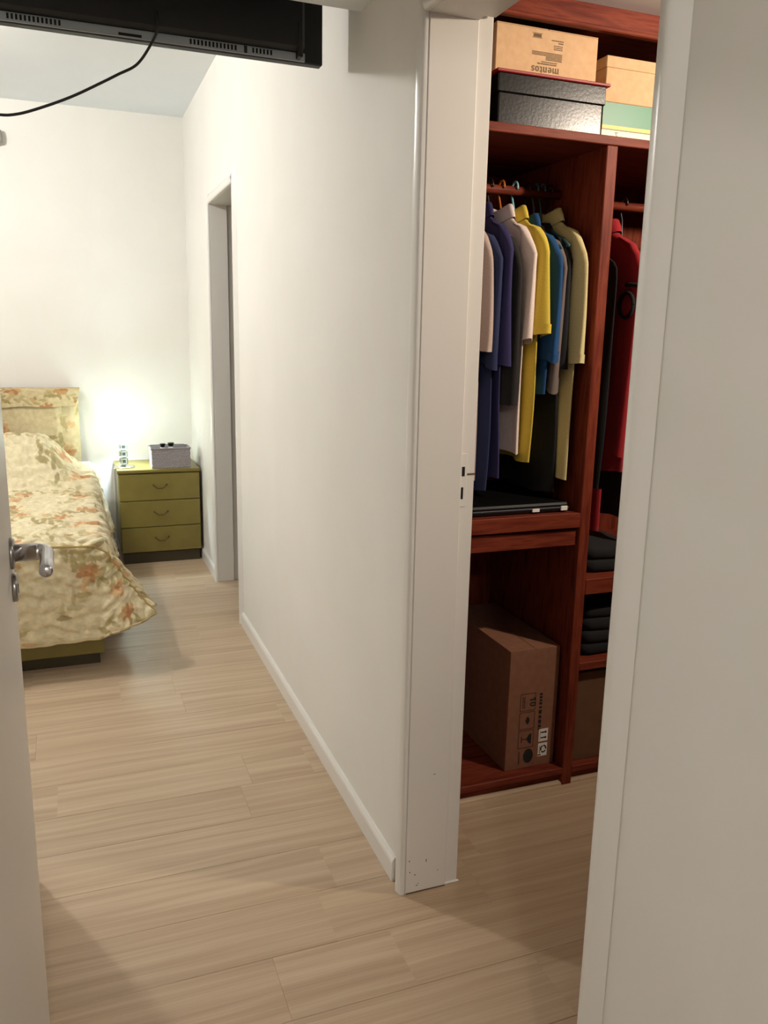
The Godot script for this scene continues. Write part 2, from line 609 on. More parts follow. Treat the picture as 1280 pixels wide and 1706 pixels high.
func casing_set(t: Node, far: float, near: float, reveal: float) -> void:
	for s in [[far - reveal, Vector3.FORWARD], [near + reveal, Vector3.BACK]]:
		var st := mb(true)
		sweep_open(st, CAS, Vector3(0, 0.0, s[0]), Vector3(0, HEAD + reveal + 0.052, s[0]), s[1], Vector3.LEFT)
		build(st, "casing", M.trim_paint, t)
	var st := mb(true)
	sweep_open(st, CAS, Vector3(0, HEAD + reveal, far - reveal), Vector3(0, HEAD + reveal, near + reveal), Vector3.UP, Vector3.LEFT)
	build(st, "head_casing", M.trim_paint, t)

func door_frames() -> void:
	# closet doorway
	var t := base("trim_1")
	setting(t, "white glossy door frame of the walk-in closet")
	casing_set(t, ZJ, ZN, 0.0005)
	box("jamb", Vector3(0.0005, 0.0, ZJ - 0.03), Vector3(0.118, HEAD + 0.03, ZJ), M.jamb_paint, t, 0.0025)
	box("rebate", Vector3(0.118, 0.0, ZJ - 0.03), Vector3(0.157, HEAD + 0.03, ZJ - 0.010), M.jamb_paint, t, 0.0025)
	box("jamb", Vector3(0.0005, 0.0, ZN), Vector3(0.157, HEAD + 0.03, ZN + 0.03), M.jamb_paint, t, 0.0025)
	box("head_jamb", Vector3(0.0005, HEAD, ZJ - 0.002), Vector3(0.118, HEAD + 0.03, ZN + 0.002), M.jamb_paint, t, 0.0025)
	box("head_rebate", Vector3(0.118, HEAD + 0.01, ZJ - 0.002), Vector3(0.157, HEAD + 0.03, ZN + 0.002), M.jamb_paint, t, 0.0025)
	var sp := box("strike_plate", Vector3(0.1195, 1.035, ZJ - 0.0105), Vector3(0.1365, 1.165, ZJ - 0.0085), M.jamb_paint, t, 0.0006, "white painted strike plate with two dark holes")
	box("latch_hole", Vector3(0.1225, 1.110, ZJ - 0.0088), Vector3(0.1300, 1.133, ZJ - 0.0080), M.dark_gap, sp, 0.0)
	box("latch_notch", Vector3(0.1320, 1.112, ZJ - 0.0112), Vector3(0.1580, 1.1165, ZJ - 0.0095), mat("worn_wood", Color(0.42, 0.30, 0.22), 0.9), sp, 0.0)
	box("bolt_hole", Vector3(0.1215, 1.054, ZJ - 0.0088), Vector3(0.1275, 1.083, ZJ - 0.0080), M.dark_gap, sp, 0.0)
	# chips and scuffs at the foot of the frame
	for q in [[0.026, 0.052, 0.004, 0.002], [0.058, 0.085, 0.002, 0.008], [0.031, 0.020, 0.006, 0.0015], [0.036, 0.025, 0.003, 0.0015], [0.092, 0.052, 0.003, 0.0015], [0.012, 0.062, 0.0025, 0.003], [0.072, 0.335, 0.005, 0.0015], [0.010, 0.095, 0.002, 0.004]]:
		box("paint_chip", Vector3(q[0], q[1], ZJ - 0.0005), Vector3(q[0] + q[2], q[1] + q[3], ZJ + 0.0006), M.scuff, t, 0.0)
	box("foot_gap", Vector3(0.004, 0.0, ZJ + 0.0002), Vector3(0.116, 0.0035, ZJ + 0.0010), M.scuff, t, 0.0)
	box("sealant", Vector3(0.119, 0.0, ZJ - 0.010), Vector3(0.160, 0.0035, ZJ - 0.003), M.sticker_white, t, 0.001)
	# bathroom doorway
	t = base("trim_2")
	setting(t, "white door frame of the far doorway beside the bed")
	casing_set(t, BJ, BN, 0.0005)
	for s in [[BJ, -1.0], [BN, 1.0]]:
		box("jamb", Vector3(0.0005, 0.0, minf(s[0], s[0] + s[1] * 0.03)), Vector3(0.095, HEAD + 0.03, maxf(s[0], s[0] + s[1] * 0.03)), M.jamb_paint, t, 0.0025)
		box("rebate", Vector3(0.095, 0.0, minf(s[0] + s[1] * 0.01, s[0] + s[1] * 0.03)), Vector3(0.157, HEAD + 0.03, maxf(s[0] + s[1] * 0.01, s[0] + s[1] * 0.03)), M.jamb_paint, t, 0.0025)
	box("head_jamb", Vector3(0.0005, HEAD, BJ - 0.002), Vector3(0.157, HEAD + 0.03, BN + 0.002), M.jamb_paint, t, 0.0025)
	box("strike_plate", Vector3(0.012, 0.98, BN - 0.002), Vector3(0.032, 1.13, BN + 0.001), M.steel, t, 0.0006)
	# entry door frame, mostly out of the frame
	t = base("trim_3")
	setting(t, "white frame of the entry door")
	box("jamb", Vector3(-0.91, 0.0, -0.685), Vector3(-0.892, HEAD + 0.02, -0.525), M.jamb_paint, t, 0.0025)
	box("head_jamb", Vector3(-0.892, HEAD, -0.685), Vector3(0.0, HEAD + 0.02, -0.525), M.jamb_paint, t, 0.0025)

func entry_door() -> void:
	var t := base("door_1", Vector3(-0.871, 0.0, -0.70))
	setting(t, "white entry door standing open at the left edge")
	# local: hinge at z = 0, latch edge at z = -0.78, visible face at x = +0.018
	box("leaf", Vector3(-0.018, 0.008, -0.78), Vector3(0.018, 2.09, 0.0), M.door_paint, t, 0.002)
	var y := 1.079
	var z := -0.72
	var st := mb(true)
	tube(st, [Vector3(0.018, y, z), Vector3(0.0225, y, z), Vector3(0.0245, y, z)], [0.026, 0.026, 0.024], 28)
	var ro := build(st, "rosette", M.steel, t)
	st = mb(true)
	var pts := [Vector3(0.024, y, z), Vector3(0.058, y, z)]
	for k in 7:
		var a := PI / 2 * k / 6.0
		pts.append(Vector3(0.058 + sin(a) * 0.016, y, z + (1.0 - cos(a)) * 0.016))
	pts.append(Vector3(0.0745, y - 0.002, z + 0.07))
	pts.append(Vector3(0.0745, y - 0.003, z + 0.112))
	pts.append(Vector3(0.0745, y - 0.003, z + 0.116))
	var rr := [0.0145, 0.0145]
	for k in 7:
		rr.append(0.0145 - 0.0006 * k)
	rr.append_array([0.0105, 0.0105, 0.0085])
	tube(st, pts, rr, 18)
	var lv := build(st, "lever_handle", mat("satin_chrome", Color(0.80, 0.80, 0.81), 0.25, 1.0), t)
	lv.set_meta("label", "chrome lever handle")
	st = mb(true)
	tube(st, [Vector3(0.018, y - 0.058, z), Vector3(0.024, y - 0.058, z), Vector3(0.026, y - 0.058, z)], [0.024, 0.024, 0.022], 28)
	var kr := build(st, "key_rosette", M.steel, t)
	box("keyhole", Vector3(0.0255, y - 0.068, z - 0.002), Vector3(0.0266, y - 0.052, z + 0.002), M.dark_gap, kr, 0.0)
	box("lock_plate", Vector3(-0.011, y - 0.12, -0.781), Vector3(0.011, y + 0.10, -0.7795), M.steel, t, 0.0005)
	for hy in [0.25, 1.05, 1.85]:
		st = mb(true)
		tube(st, [Vector3(0.022, hy, 0.003), Vector3(0.022, hy + 0.09, 0.003)], 0.006, 10)
		build(st, "hinge", M.steel, t)


# ------------------------------------------------------------------ closet furniture
const WF := -2.07        # wardrobe front
const WB := -2.63        # wardrobe back
const ROD_Y := 1.868
const ROD_Z := -2.30

func wardrobe() -> void:
	var t := base("wardrobe", Vector3(0, 0, 0))
	tag(t, "built-in dark red mahogany wardrobe with open shelves and hanging rails", "wardrobe")
	var X: Material = M.mahogany_x
	var Y: Material = M.mahogany_y
	var Z: Material = M.mahogany_z
	box("back_panel", Vector3(0.16, 0.0, WB - 0.012), Vector3(1.88, 2.305, WB), Y, t, 0.0)
	box("side_panel", Vector3(0.16, 0.0, WB), Vector3(0.195, 2.305, WF), Y, t, 0.002)
	box("divider", Vector3(0.692, 0.0, WB), Vector3(0.728, 1.968, WF), Y, t, 0.002)
	box("side_panel", Vector3(1.845, 0.0, WB), Vector3(1.88, 2.305, WF), Y, t, 0.002)
	box("top_shelf", Vector3(0.195, 1.968, WB), Vector3(1.845, 1.992, WF + 0.004), X, t, 0.002)
	var vl := box("valance", Vector3(0.195, 2.252, WF - 0.02), Vector3(1.845, 2.312, WF), X, t, 0.002)
	box("moulding", Vector3(0.195, 2.250, WF), Vector3(1.845, 2.262, WF + 0.006), X, vl, 0.003)
	box("top_board", Vector3(0.195, 2.285, WB), Vector3(1.845, 2.305, WF - 0.02), X, t, 0.0)
	box("middle_shelf", Vector3(0.195, 0.872, WB), Vector3(0.692, 0.918, WF), X, t, 0.002)
	box("drawer_rail", Vector3(0.195, 0.814, WF - 0.032), Vector3(0.692, 0.864, WF - 0.012), X, t, 0.002)
	box("bottom_shelf", Vector3(0.195, 0.040, WB), Vector3(0.692, 0.062, WF), X, t, 0.002)
	box("cubby_shelf", Vector3(0.728, 0.652, WB), Vector3(1.845, 0.703, WF), X, t, 0.002)
	box("cubby_shelf", Vector3(0.728, 0.397, WB), Vector3(1.845, 0.424, WF), X, t, 0.002)
	box("bottom_shelf", Vector3(0.728, 0.040, WB), Vector3(1.845, 0.062, WF), X, t, 0.002)
	box("plinth", Vector3(0.195, 0.0, WF - 0.035), Vector3(1.845, 0.040, WF - 0.015), X, t, 0.0)
	for r in [[0.195, 0.692, ROD_Y], [0.728, 1.845, 1.850]]:
		var st := mb(true)
		tube(st, [Vector3(r[0], r[2], ROD_Z), Vector3(r[1], r[2], ROD_Z)], 0.0135, 16)
		build(st, "hanging_rail", X, t)
	# quarter-round strip where the laminate meets the wardrobe
	var st2 := mb()
	sweep(st2, [Vector2(0, 0), Vector2(0.014, 0), Vector2(0.013, 0.006), Vector2(0.009, 0.011), Vector2(0.0, 0.014)], Vector3(0.16, 0, WF - 0.015), Vector3(1.88, 0, WF - 0.015), Vector3.BACK, Vector3.UP)
	setting(build(st2, "trim_4", M.oak_laminate_0), "thin oak strip between the floor and the wardrobe")

# ------------------------------------------------------------------ bedroom
func bedroom() -> void:
	chest()
	bedside_lamp()
	basket()
	bed()
	var st := mb(true)
	# rounded grey unit on the far wall, only its end is in view
	var rings := []
	for k in 9:
		var x := -1.30 + 0.26 * k / 8.0
		var e := 1.0 if k < 6 else sqrt(maxf(0.0, 1.0 - pow((k - 5) / 3.2, 2)))
		var ring := []
		for j in 16:
			var a := TAU * j / 16
			ring.append(Vector3(x, 2.52 + sin(a) * 0.052 * (0.55 + 0.45 * e), ZB + 0.03 - cos(a) * 0.028))
		rings.append(ring)
	loft(st, rings)
	tag(build(st, "wall_box", mat("grey_plastic", Color(0.60, 0.58, 0.55), 0.5)), "grey rounded box on the far wall at the left edge, below the black cable", "wall box")

func chest() -> void:
	var x0 := -0.508
	var x1 := -0.016
	var t := base("chest_of_drawers", Vector3(0, 0, 0))
	tag(t, "olive green chest with three drawers in the corner beside the bed", "chest")
	var O: Material = M.olive_lacquer
	var zf := -5.175
	var zb := ZB + 0.016
	box("body", Vector3(x0, 0.068, zb), Vector3(x1, 0.572, zf - 0.018), O, t, 0.002)
	box("top", Vector3(x0 - 0.006, 0.576, zb), Vector3(x1 + 0.002, 0.597, zf + 0.004), O, t, 0.003)
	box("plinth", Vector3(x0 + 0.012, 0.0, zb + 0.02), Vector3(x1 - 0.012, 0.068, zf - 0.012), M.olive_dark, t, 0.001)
	var ys := [0.070, 0.232, 0.400, 0.570]
	for i in 3:
		var d := box("drawer", Vector3(x0 + 0.003, ys[i] + 0.002, zf - 0.017), Vector3(x1 - 0.003, ys[i + 1] - 0.002, zf), O, t, 0.003)
		var cy: float = (ys[i] + ys[i + 1]) / 2 + 0.004
		var cx := (x0 + x1) / 2
		# drooping bail handle with two small posts
		var st := mb(true)
		var pts := []
		for k in 15:
			var u := k / 14.0
			var xx := lerpf(-0.040, 0.040, u)
			var dip := -0.024 * pow(cos((u - 0.5) * PI), 0.7) + 0.006 * absf(sin(u * TAU * 1.5))
			pts.append(Vector3(cx + xx, cy + 0.010 + dip, zf + 0.012 + 0.006 * sin(u * PI)))
		tube(st, pts, 0.0032, 8)
		for s in [-1, 1]:
			tube(st, [Vector3(cx + s * 0.040, cy + 0.011, zf - 0.001), Vector3(cx + s * 0.040, cy + 0.011, zf + 0.013)], 0.005, 10)
		build(st, "handle", M.brass_dark, d)

func bedside_lamp() -> void:
	var at := Vector3(BEDSIDE.x, 0.597, BEDSIDE.z)
	var t := base("table_lamp", at)
	tag(t, "lit table lamp with stacked glass cubes on the olive chest", "lamp")
	var glass := mat("lamp_cube_glass", Color(0.9, 0.95, 0.95, 0.15), 0.03)
	glass.refraction_enabled = true
	glass.refraction_scale = 0.05
	var st := mb(true)
	lathe(st, [Vector2(0.0005, 0.0), Vector2(0.066, 0.0), Vector2(0.067, 0.004), Vector2(0.064, 0.008), Vector2(0.03, 0.012), Vector2(0.0005, 0.013)], Vector3.ZERO, 32, false)
	build(st, "base", M.chrome, t)
	for k in 3:
		var y := 0.019 + k * 0.046
		box("spacer", Vector3(-0.016, y - 0.006, -0.016), Vector3(0.016, y, 0.016), M.chrome, t, 0.002)
		var c := box("glass_cube", Vector3(-0.021, y + 0.0005, -0.021), Vector3(0.021, y + 0.0395, 0.021), glass, t, 0.003)
		c.rotation.y = 0.35
		box("cube_core", Vector3(-0.009, y + 0.010, -0.009), Vector3(0.009, y + 0.030, 0.009), mat("dark_core", Color(0.12, 0.12, 0.12), 0.4), c, 0.002)
	st = mb(true)
	tube(st, [Vector3(0, 0.152, 0), Vector3(0, 0.19, 0)], 0.008, 12)
	build(st, "socket", M.chrome, t)
	# ring and spokes that carry the shade
	st = mb(true)
	var ring := []
	for k in 33:
		var a := TAU * k / 32
		ring.append(Vector3(cos(a) * 0.0855, 0.163, sin(a) * 0.0855))
	tube(st, ring, 0.0016, 6, false)
	build(st, "shade_ring", M.steel, t)
	var sh := mat("lamp_shade_fabric", Color(0.93, 0.93, 0.86), 0.85)
	sh.backlight_enabled = true
	sh.backlight = Color(1.0, 1.0, 0.95)
	st = mb(true)
	lathe(st, [Vector2(0.086, 0.163), Vector2(0.050, 0.345)], Vector3.ZERO, 36, false)
	build(st, "lamp_shade", sh, t)
	var bulb := mat("bulb_glow", Color(1, 1, 1), 0.4)
	bulb.emission_enabled = true
	bulb.emission = Color(0.88, 0.96, 1.0)
	bulb.emission_energy_multiplier = 8.0
	st = mb(true)
	var pr := []
	for k in 11:
		var a := PI * k / 10.0
		pr.append(Vector2(maxf(0.0005, sin(a) * 0.026), BEDSIDE.y - 0.597 - cos(a) * 0.036))
	lathe(st, pr, Vector3.ZERO, 20, false)
	build(st, "bulb", bulb, t)
	omni(BEDSIDE, Color(0.87, 0.955, 1.0), 0.42, 0.026, t)
	# its cord, over the back corner of the chest
	st = mb(true)
	tube(st, [Vector3(-0.040, 0.006, 0.03), Vector3(-0.052, 0.006, 0.034), Vector3(-0.060, -0.006, 0.036), Vector3(-0.063, -0.05, 0.036), Vector3(-0.060, -0.20, 0.03), Vector3(-0.062, -0.40, 0.0), Vector3(-0.06, -0.588, -0.05)], 0.003, 8)
	build(st, "cord", mat("cord_white", Color(0.72, 0.73, 0.74), 0.5), t)

func basket() -> void:
	var c := Vector3(-0.186, 0.597, -5.27)
	var t := base("woven_basket", c)
	tag(t, "small lilac-grey woven plastic basket on the olive chest", "basket")
	var pm := mat("basket_plastic", Color(0.53, 0.505, 0.515), 0.5)
	var hw := 0.115
	var hd := 0.075
	var H := 0.124
	# four walls of woven strips: rows of raised lozenges on a thin shell
	var st := mb()
	var wall := func(a: Vector3, b: Vector3, out: Vector3) -> void:
		var mid := (a + b) / 2
		var along := (b - a)
		var L := along.length()
		along /= L
		var size := Vector3(absf(along.x) * L + absf(out.x) * 0.004, H, absf(along.z) * L + absf(out.z) * 0.004)
		bx(st, mid + Vector3(0, H / 2, 0), size, 0.0005)
		var n := int(L / 0.0165)
		for r in 9:
			for k in n:
				var off := 0.5 if r % 2 == 0 else 0.0
				if k + off + 0.5 > n: continue
				var p := a + along * ((k + off + 0.25) * L / n) + Vector3(0, 0.008 + r * 0.0140, 0) + out * 0.002
				var e := along * 0.0072
				var u := Vector3(0, 0.0058, 0)
				var q := p + out * 0.0035
				var pts := [p - e, p - u, p + e, p + u]
				if along.cross(Vector3.UP).dot(out) < 0: pts.reverse()
				for j in 4:
					tri(st, q, pts[j], pts[(j + 1) % 4])
	wall.call(Vector3(-hw, 0, hd), Vector3(hw, 0, hd), Vector3.BACK)
	wall.call(Vector3(-hw, 0, -hd), Vector3(hw, 0, -hd), Vector3.FORWARD)
	wall.call(Vector3(hw, 0, -hd), Vector3(hw, 0, hd), Vector3.RIGHT)
	wall.call(Vector3(-hw, 0, -hd), Vector3(-hw, 0, hd), Vector3.LEFT)
	build(st, "woven_wall", pm, t)
	box("bottom", Vector3(-hw, 0.001, -hd), Vector3(hw, 0.005, hd), pm, t, 0.0)
	st = mb()
	var rim := []
	for q in [[-1, 1], [1, 1], [1, -1], [-1, -1], [-1, 1]]:
		rim.append(Vector3(q[0] * (hw + 0.003), H, q[1] * (hd + 0.003)))
	for i in 4:
		bx(st, (rim[i] + rim[i + 1]) / 2, (rim[i] - rim[i + 1]).abs() + Vector3(0.008, 0.008, 0.008), 0.002)
	build(st, "rim", pm, t)
	# slim folded handle standing a little above the rim
	st = mb(true)
	tube(st, [Vector3(-hw - 0.018, H + 0.012, hd * 0.2), Vector3(-hw, H + 0.017, hd * 0.25), Vector3(0, H + 0.020, hd * 0.3), Vector3(hw - 0.03, H + 0.018, hd * 0.3), Vector3(hw, H + 0.006, hd * 0.25), Vector3(hw + 0.004, H, hd * 0.2)], 0.0022, 8)
	build(st, "handle", mat("wire_grey", Color(0.42, 0.42, 0.43), 0.4), t)
	# two bottles with black caps standing in the basket
	for q in [[-0.045, 0.122, "small bottle with a narrow black cap in the woven basket"], [0.005, 0.126, "small bottle with a wide black cap in the woven basket"]]:
		var b := base("bottle", c + Vector3(q[0], 0.005, 0.03))
		tag(b, q[2], "bottle", "bottles in the basket")
		var r := 0.017 if q[0] < 0 else 0.02
		st = mb(true)
		lathe(st, [Vector2(0.0005, 0), Vector2(r * 1.25, 0.0), Vector2(r * 1.25, 0.09), Vector2(r * 0.8, 0.11), Vector2(r * 0.8, q[1]), Vector2(0.0005, q[1])], Vector3.ZERO, 20, false)
		build(st, "body", mat("bottle_white", Color(0.8, 0.8, 0.78), 0.3), b)
		st = mb(true)
		lathe(st, [Vector2(0.0005, q[1]), Vector2(r * 0.72, q[1]), Vector2(r, q[1] + 0.020), Vector2(r, q[1] + 0.024), Vector2(0.0005, q[1] + 0.024)], Vector3.ZERO, 20, false)
		build(st, "cap", mat("cap_black", Color(0.04, 0.04, 0.045), 0.3), b)

const BX0 := -1.585      # bed
const BX1 := -0.672
const BZ0 := -5.46
const BZ1 := -3.575
const BTOP := 0.545

func bed() -> void:
	var t := base("bed")
	tag(t, "single bed with an olive green base and a floral padded headboard", "bed")
	box("bed_base", Vector3(BX0, 0.055, BZ0), Vector3(BX1, 0.30, BZ1), M.olive_lacquer, t, 0.004)
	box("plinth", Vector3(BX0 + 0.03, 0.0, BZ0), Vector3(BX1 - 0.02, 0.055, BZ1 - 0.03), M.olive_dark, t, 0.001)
	# slip-covered headboard: a padded panel in a border, with a stiff flap over the top edge
	var F: Material = M.floral_cover
	var soft := func(called: String, x0: float, x1: float, y0: float, y1: float, z0: float, z1: float, r: float, parent: Node, u0 := 0.0) -> MeshInstance3D:
		var st := mb(true)
		var nx := 30
		var ny := 24
		grid(st, func(u, v):
			var x := lerpf(x0, x1, u)
			var y := lerpf(y0, y1, v)
			var ex := minf(x - x0, x1 - x) / r
			var ey := minf(y - y0, y1 - y) / r
			var k := sqrt(maxf(0.0, 1.0 - pow(1.0 - clampf(ex, 0, 1), 2))) * sqrt(maxf(0.0, 1.0 - pow(1.0 - clampf(ey, 0, 1), 2)))
			return Vector3(x, y, lerpf(z0, z1, k) + 0.003 * sin(x * 31.0 + y * 17.0) * k), nx, ny, (x1 - x0) * 1.3, (y1 - y0) * 1.3)
		# sides and back
		return build(st, called, F, parent)
	box("headboard_core", Vector3(BX0, 0.0, ZB + 0.014), Vector3(BX1 - 0.036, 1.06, ZB + 0.07), M.floral_cover, t, 0.01)
	var hb: MeshInstance3D = soft.call("headboard", BX0 + 0.001, BX1 - 0.036, 0.3, 1.06, ZB + 0.06, ZB + 0.105, 0.03, t)
	soft.call("padded_panel", BX0 + 0.09, BX1 - 0.128, 0.42, 0.99, ZB + 0.09, ZB + 0.128, 0.02, hb)
	# flap
	var st := mb(true)
	grid(st, func(u, v):
		var x := lerpf(BX0 - 0.02, BX1 - 0.036 + 0.012, u)
		var wob := 0.004 * sin(x * 23.0)
		if v < 0.4:
			var k: float = v / 0.4
			return Vector3(x, 1.075 - 0.006 * k + wob * k, ZB + 0.03 + k * 0.125)
		var k2: float = (v - 0.4) / 0.6
		return Vector3(x - 0.03 * k2 * smoothstep(0.9, 1.0, u), 1.069 - k2 * 0.105 + wob, ZB + 0.155 - 0.012 * k2), 40, 20, 1.2, 0.3)
	build(st, "cover_flap", F, t)
	# mattress
	var mt := mb()
	bx(mt, Vector3((BX0 + BX1) / 2, 0.42, (BZ0 + BZ1) / 2), Vector3(BX1 - BX0 - 0.02, 0.23, BZ1 - BZ0 - 0.02), 0.03)
	tag(build(mt, "mattress", mat("mattress_white", Color(0.82, 0.8, 0.76), 0.9)), "white mattress under the floral quilt", "mattress")
	bedspread()

func quilt_point(a: float, b: float) -> Vector3:
	# a: across, metres from the bed's right edge (positive hangs over); b: along, metres from the foot edge (positive hangs over)
	var xr := BX1 - 0.02
	var zr := BZ1 - 0.02
	var ea := maxf(0.0, a)
	var eb := maxf(0.0, b)
	var x := xr + minf(a, 0.0)
	var z := zr + minf(b, 0.0)
	var y := BTOP + 0.012
	# pillows under the head end
	var zz := -(z - zr)
	var hump := smoothstep(1.18, 1.62, zz) * (1.0 - 0.22 * smoothstep(1.62, 1.86, zz))
	var side := smoothstep(0.0, 0.24, xr - x)
	y += 0.25 * hump * (0.25 + 0.75 * side)
	y += 0.012 * sin(x * 7.0 + z * 3.0) * side
	# stitched rows and the pucker between them
	var th := atan2(eb, ea) if ea + eb > 0.0 else 0.0
	var e := maxf(ea, eb)
	var rowp := sin((a if eb > 0.001 and ea < eb else b) * 1.0)
	var row := (b + 0.014 * sin(a * 19.0) + 0.008 * sin(a * 47.0 + b * 9.0)) / 0.066
	var puff := pow(absf(sin(row * PI)), 0.6) * 0.017 + 0.007 * sin(a * 61.0 + sin(b * 40.0) * 2.0) * sin(b * 83.0 + a * 11.0)
	if e <= 0.0:
		return Vector3(x, y + puff, z)
	# over the edge: round it, then hang; folds grow towards the hem
	var R := 0.055
	var out := 0.0
	var down := 0.0
	var arc := R * PI / 2
	if e < arc:
		var f := e / R
		out = R * sin(f)
		down = R * (1.0 - cos(f))
	else:
		out = R
		down = R + (e - arc)
	var h := clampf((e - arc) / 0.36, 0.0, 1.0)
	var dirv := Vector2(1, 0) if eb <= 0.0 else (Vector2(0, 1) if ea <= 0.0 else Vector2(cos(th), sin(th)))
	var corner := 0.0
	if ea > 0.0 and eb > 0.0:
		corner = sin(th * 2.0)
	var flare := 0.035
	if eb > 0.0 and eb >= ea:
		flare = 0.022 + 0.030 * (0.5 + 0.5 * sin(a * 17.0 + 0.6))      # soft folds on the foot side
	elif ea > 0.0:
		flare = 0.075 + 0.018 * sin(b * 15.0)
	flare += corner * 0.15
	out += flare * h
	if ea > 0.0 and eb > 0.0:
		dirv = Vector2(cos(th * th / (PI / 2)), sin(th * th / (PI / 2)))
	y -= down - 0.10 * corner * h
	var nrm := puff * (0.6 + 0.4 * (1.0 - h))
	return Vector3(x + dirv.x * (out + nrm), y + puff * (1.0 - clampf(e / arc, 0.0, 1.0)), z + dirv.y * (out + nrm))

func bedspread() -> void:
	var t := base("bedspread")
	tag(t, "cream quilted bedspread with olive leaves and rust flowers, hanging over the bed", "bedspread")
	var a0 := -0.90
	var a1 := 0.40
	var b0 := -1.80
	var b1 := 0.455
	var hemw := func(a: float, b: float) -> Vector2:
		# the hem waves a little; the corner of the cloth is rounded
		var bb := b
		if b > 0.0:
			bb = b * (1.0 - 0.05 * (0.5 + 0.5 * sin(a * 13.0 + 1.2)))
		return Vector2(a, bb)
	var st := mb(true)
	grid(st, func(u, v):
		var q: Vector2 = hemw.call(lerpf(a0, a1, u), lerpf(b0, b1, v))
		return quilt_point(q.x, q.y), 210, 300, 1.3 * 0.9, 2.25 * 0.9)
	build(st, "quilt", M.floral_quilt, t)
	st = mb(true)
	var pts := []
	for k in 120:
		var q: Vector2 = hemw.call(lerpf(a0, a1, k / 119.0), b1)
		pts.append(quilt_point(q.x, q.y))
	for k in 120:
		var q: Vector2 = hemw.call(a1, lerpf(b1, b0, k / 119.0))
		pts.append(quilt_point(q.x, q.y))
	tube(st, pts, 0.006, 8)
	build(st, "hem_piping", M.floral_cover, t)
	# seam where the top panel meets the foot and side drops
	st = mb(true)
	pts = []
	for k in 70:
		pts.append(quilt_point(lerpf(a0, 0.0, k / 69.0), 0.045))
	for k in 50:
		var q := 0.40 * k / 49.0
		pts.append(quilt_point(q, 0.045 + q * 0.95))
	tube(st, pts, 0.0045, 8)
	build(st, "piping", M.piping, t)

# ------------------------------------------------------------------ television
func television() -> void:
	var t := base("television", Vector3(-0.566, 2.142, -2.315))
	tag(t, "black flat television hung on the wall above the passage, seen from behind", "television")
	var blk := mat("tv_black", Color(0.028, 0.026, 0.026), 0.55)
	var gry := mat("tv_sheen_grey", Color(0.60, 0.63, 0.65), 0.4)  # dark strip coloured lighter, standing in for reflected ceiling light
	var W := 0.504
	box("panel", Vector3(-W, 0.0, -0.030), Vector3(W, 0.60, 0.0), blk, t, 0.003)
	box("screen", Vector3(-W + 0.01, 0.014, -0.0315), Vector3(W - 0.01, 0.59, -0.0295), mat("tv_glass", Color(0.01, 0.01, 0.012), 0.1), t, 0.0)
	var hs := box("rear_housing", Vector3(-W + 0.055, 0.024, -0.001), Vector3(W - 0.055, 0.56, 0.028), blk, t, 0.008)
	box("side_rib", Vector3(W - 0.075, 0.006, 0.0), Vector3(W - 0.062, 0.09, 0.031), blk, hs, 0.002)
	var strip := box("lower_strip", Vector3(-W + 0.03, 0.0025, -0.001), Vector3(W - 0.05, 0.0235, 0.004), gry, t, 0.001)
	# two groups of vent slots, screw covers and a port on the strip
	for s in [-1, 1]:
		for g in [[0.155, 0.275], [0.315, 0.365]]:
			var x: float = g[0]
			while x < g[1]:
				box("vent_slot", Vector3(s * x - 0.0025, 0.008, 0.0035), Vector3(s * x + 0.0025, 0.020, 0.0046), M.dark_gap, strip, 0.0)
				x += 0.0095
		box("screw_cover", Vector3(s * 0.295 - 0.004, 0.005, 0.0035), Vector3(s * 0.295 + 0.004, 0.022, 0.0050), blk, strip, 0.0)
	box("port", Vector3(-0.02, 0.006, 0.0035), Vector3(0.035, 0.012, 0.0050), M.dark_gap, strip, 0.0)
	box("wall_bracket", Vector3(-0.16, 0.20, 0.028), Vector3(0.16, 0.42, 0.134), mat("bracket_black", Color(0.05, 0.05, 0.05), 0.5, 0.6), t, 0.003)
	# mains cable sagging away to the left
	var pts := []
	for q in [[262, 2.205, -0.495, -2.283], [0, 2.165, -0.495, -2.283], [0, 2.130, -0.512, -2.30], [0, 2.088, -0.545, -2.32], [0, 2.064, -0.59, -2.335], [0, 2.040, -0.635, -2.345], [0, 2.005, -0.70, -2.35], [0, 1.975, -0.765, -2.35], [0, 1.951, -0.828, -2.35], [0, 1.944, -0.875, -2.345], [0, 1.946, -0.96, -2.31], [0, 1.96, -1.05, -2.25], [0, 1.97, -1.10, -2.19]]:
		pts.append(Vector3(q[2], q[1], q[3]))
	var cv := Curve3D.new()
	for i in pts.size():
		var d: Vector3 = (pts[mini(i + 1, pts.size() - 1)] - pts[maxi(i - 1, 0)]) / 6.0
		cv.add_point(pts[i], -d, d)
	cv.bake_interval = 0.012
	var st := mb(true)
	tube(st, Array(cv.get_baked_points()), 0.0034, 8)
	tag(build(st, "power_cable", mat("cable_black", Color(0.03, 0.027, 0.025), 0.5)), "thin black cable sagging from the television to the left", "cable")

# ------------------------------------------------------------------ things in the closet
func text(s: String, size: float, at: Vector3, roll: float, m: Material, called: String, parent: Node) -> void:
	var f := SystemFont.new()
	f.font_names = PackedStringArray(["Droid Sans"])
	f.font_weight = 700
	var tm := TextMesh.new()
	tm.text = s
	tm.font = f
	tm.font_size = 32
	tm.pixel_size = size / 32.0
	tm.depth = 0.0004
	var o := MeshInstance3D.new()
	o.name = called
	o.mesh = tm
	o.material_override = m
	parent.add_child(o, true)
	o.position = at
	o.rotation.z = roll

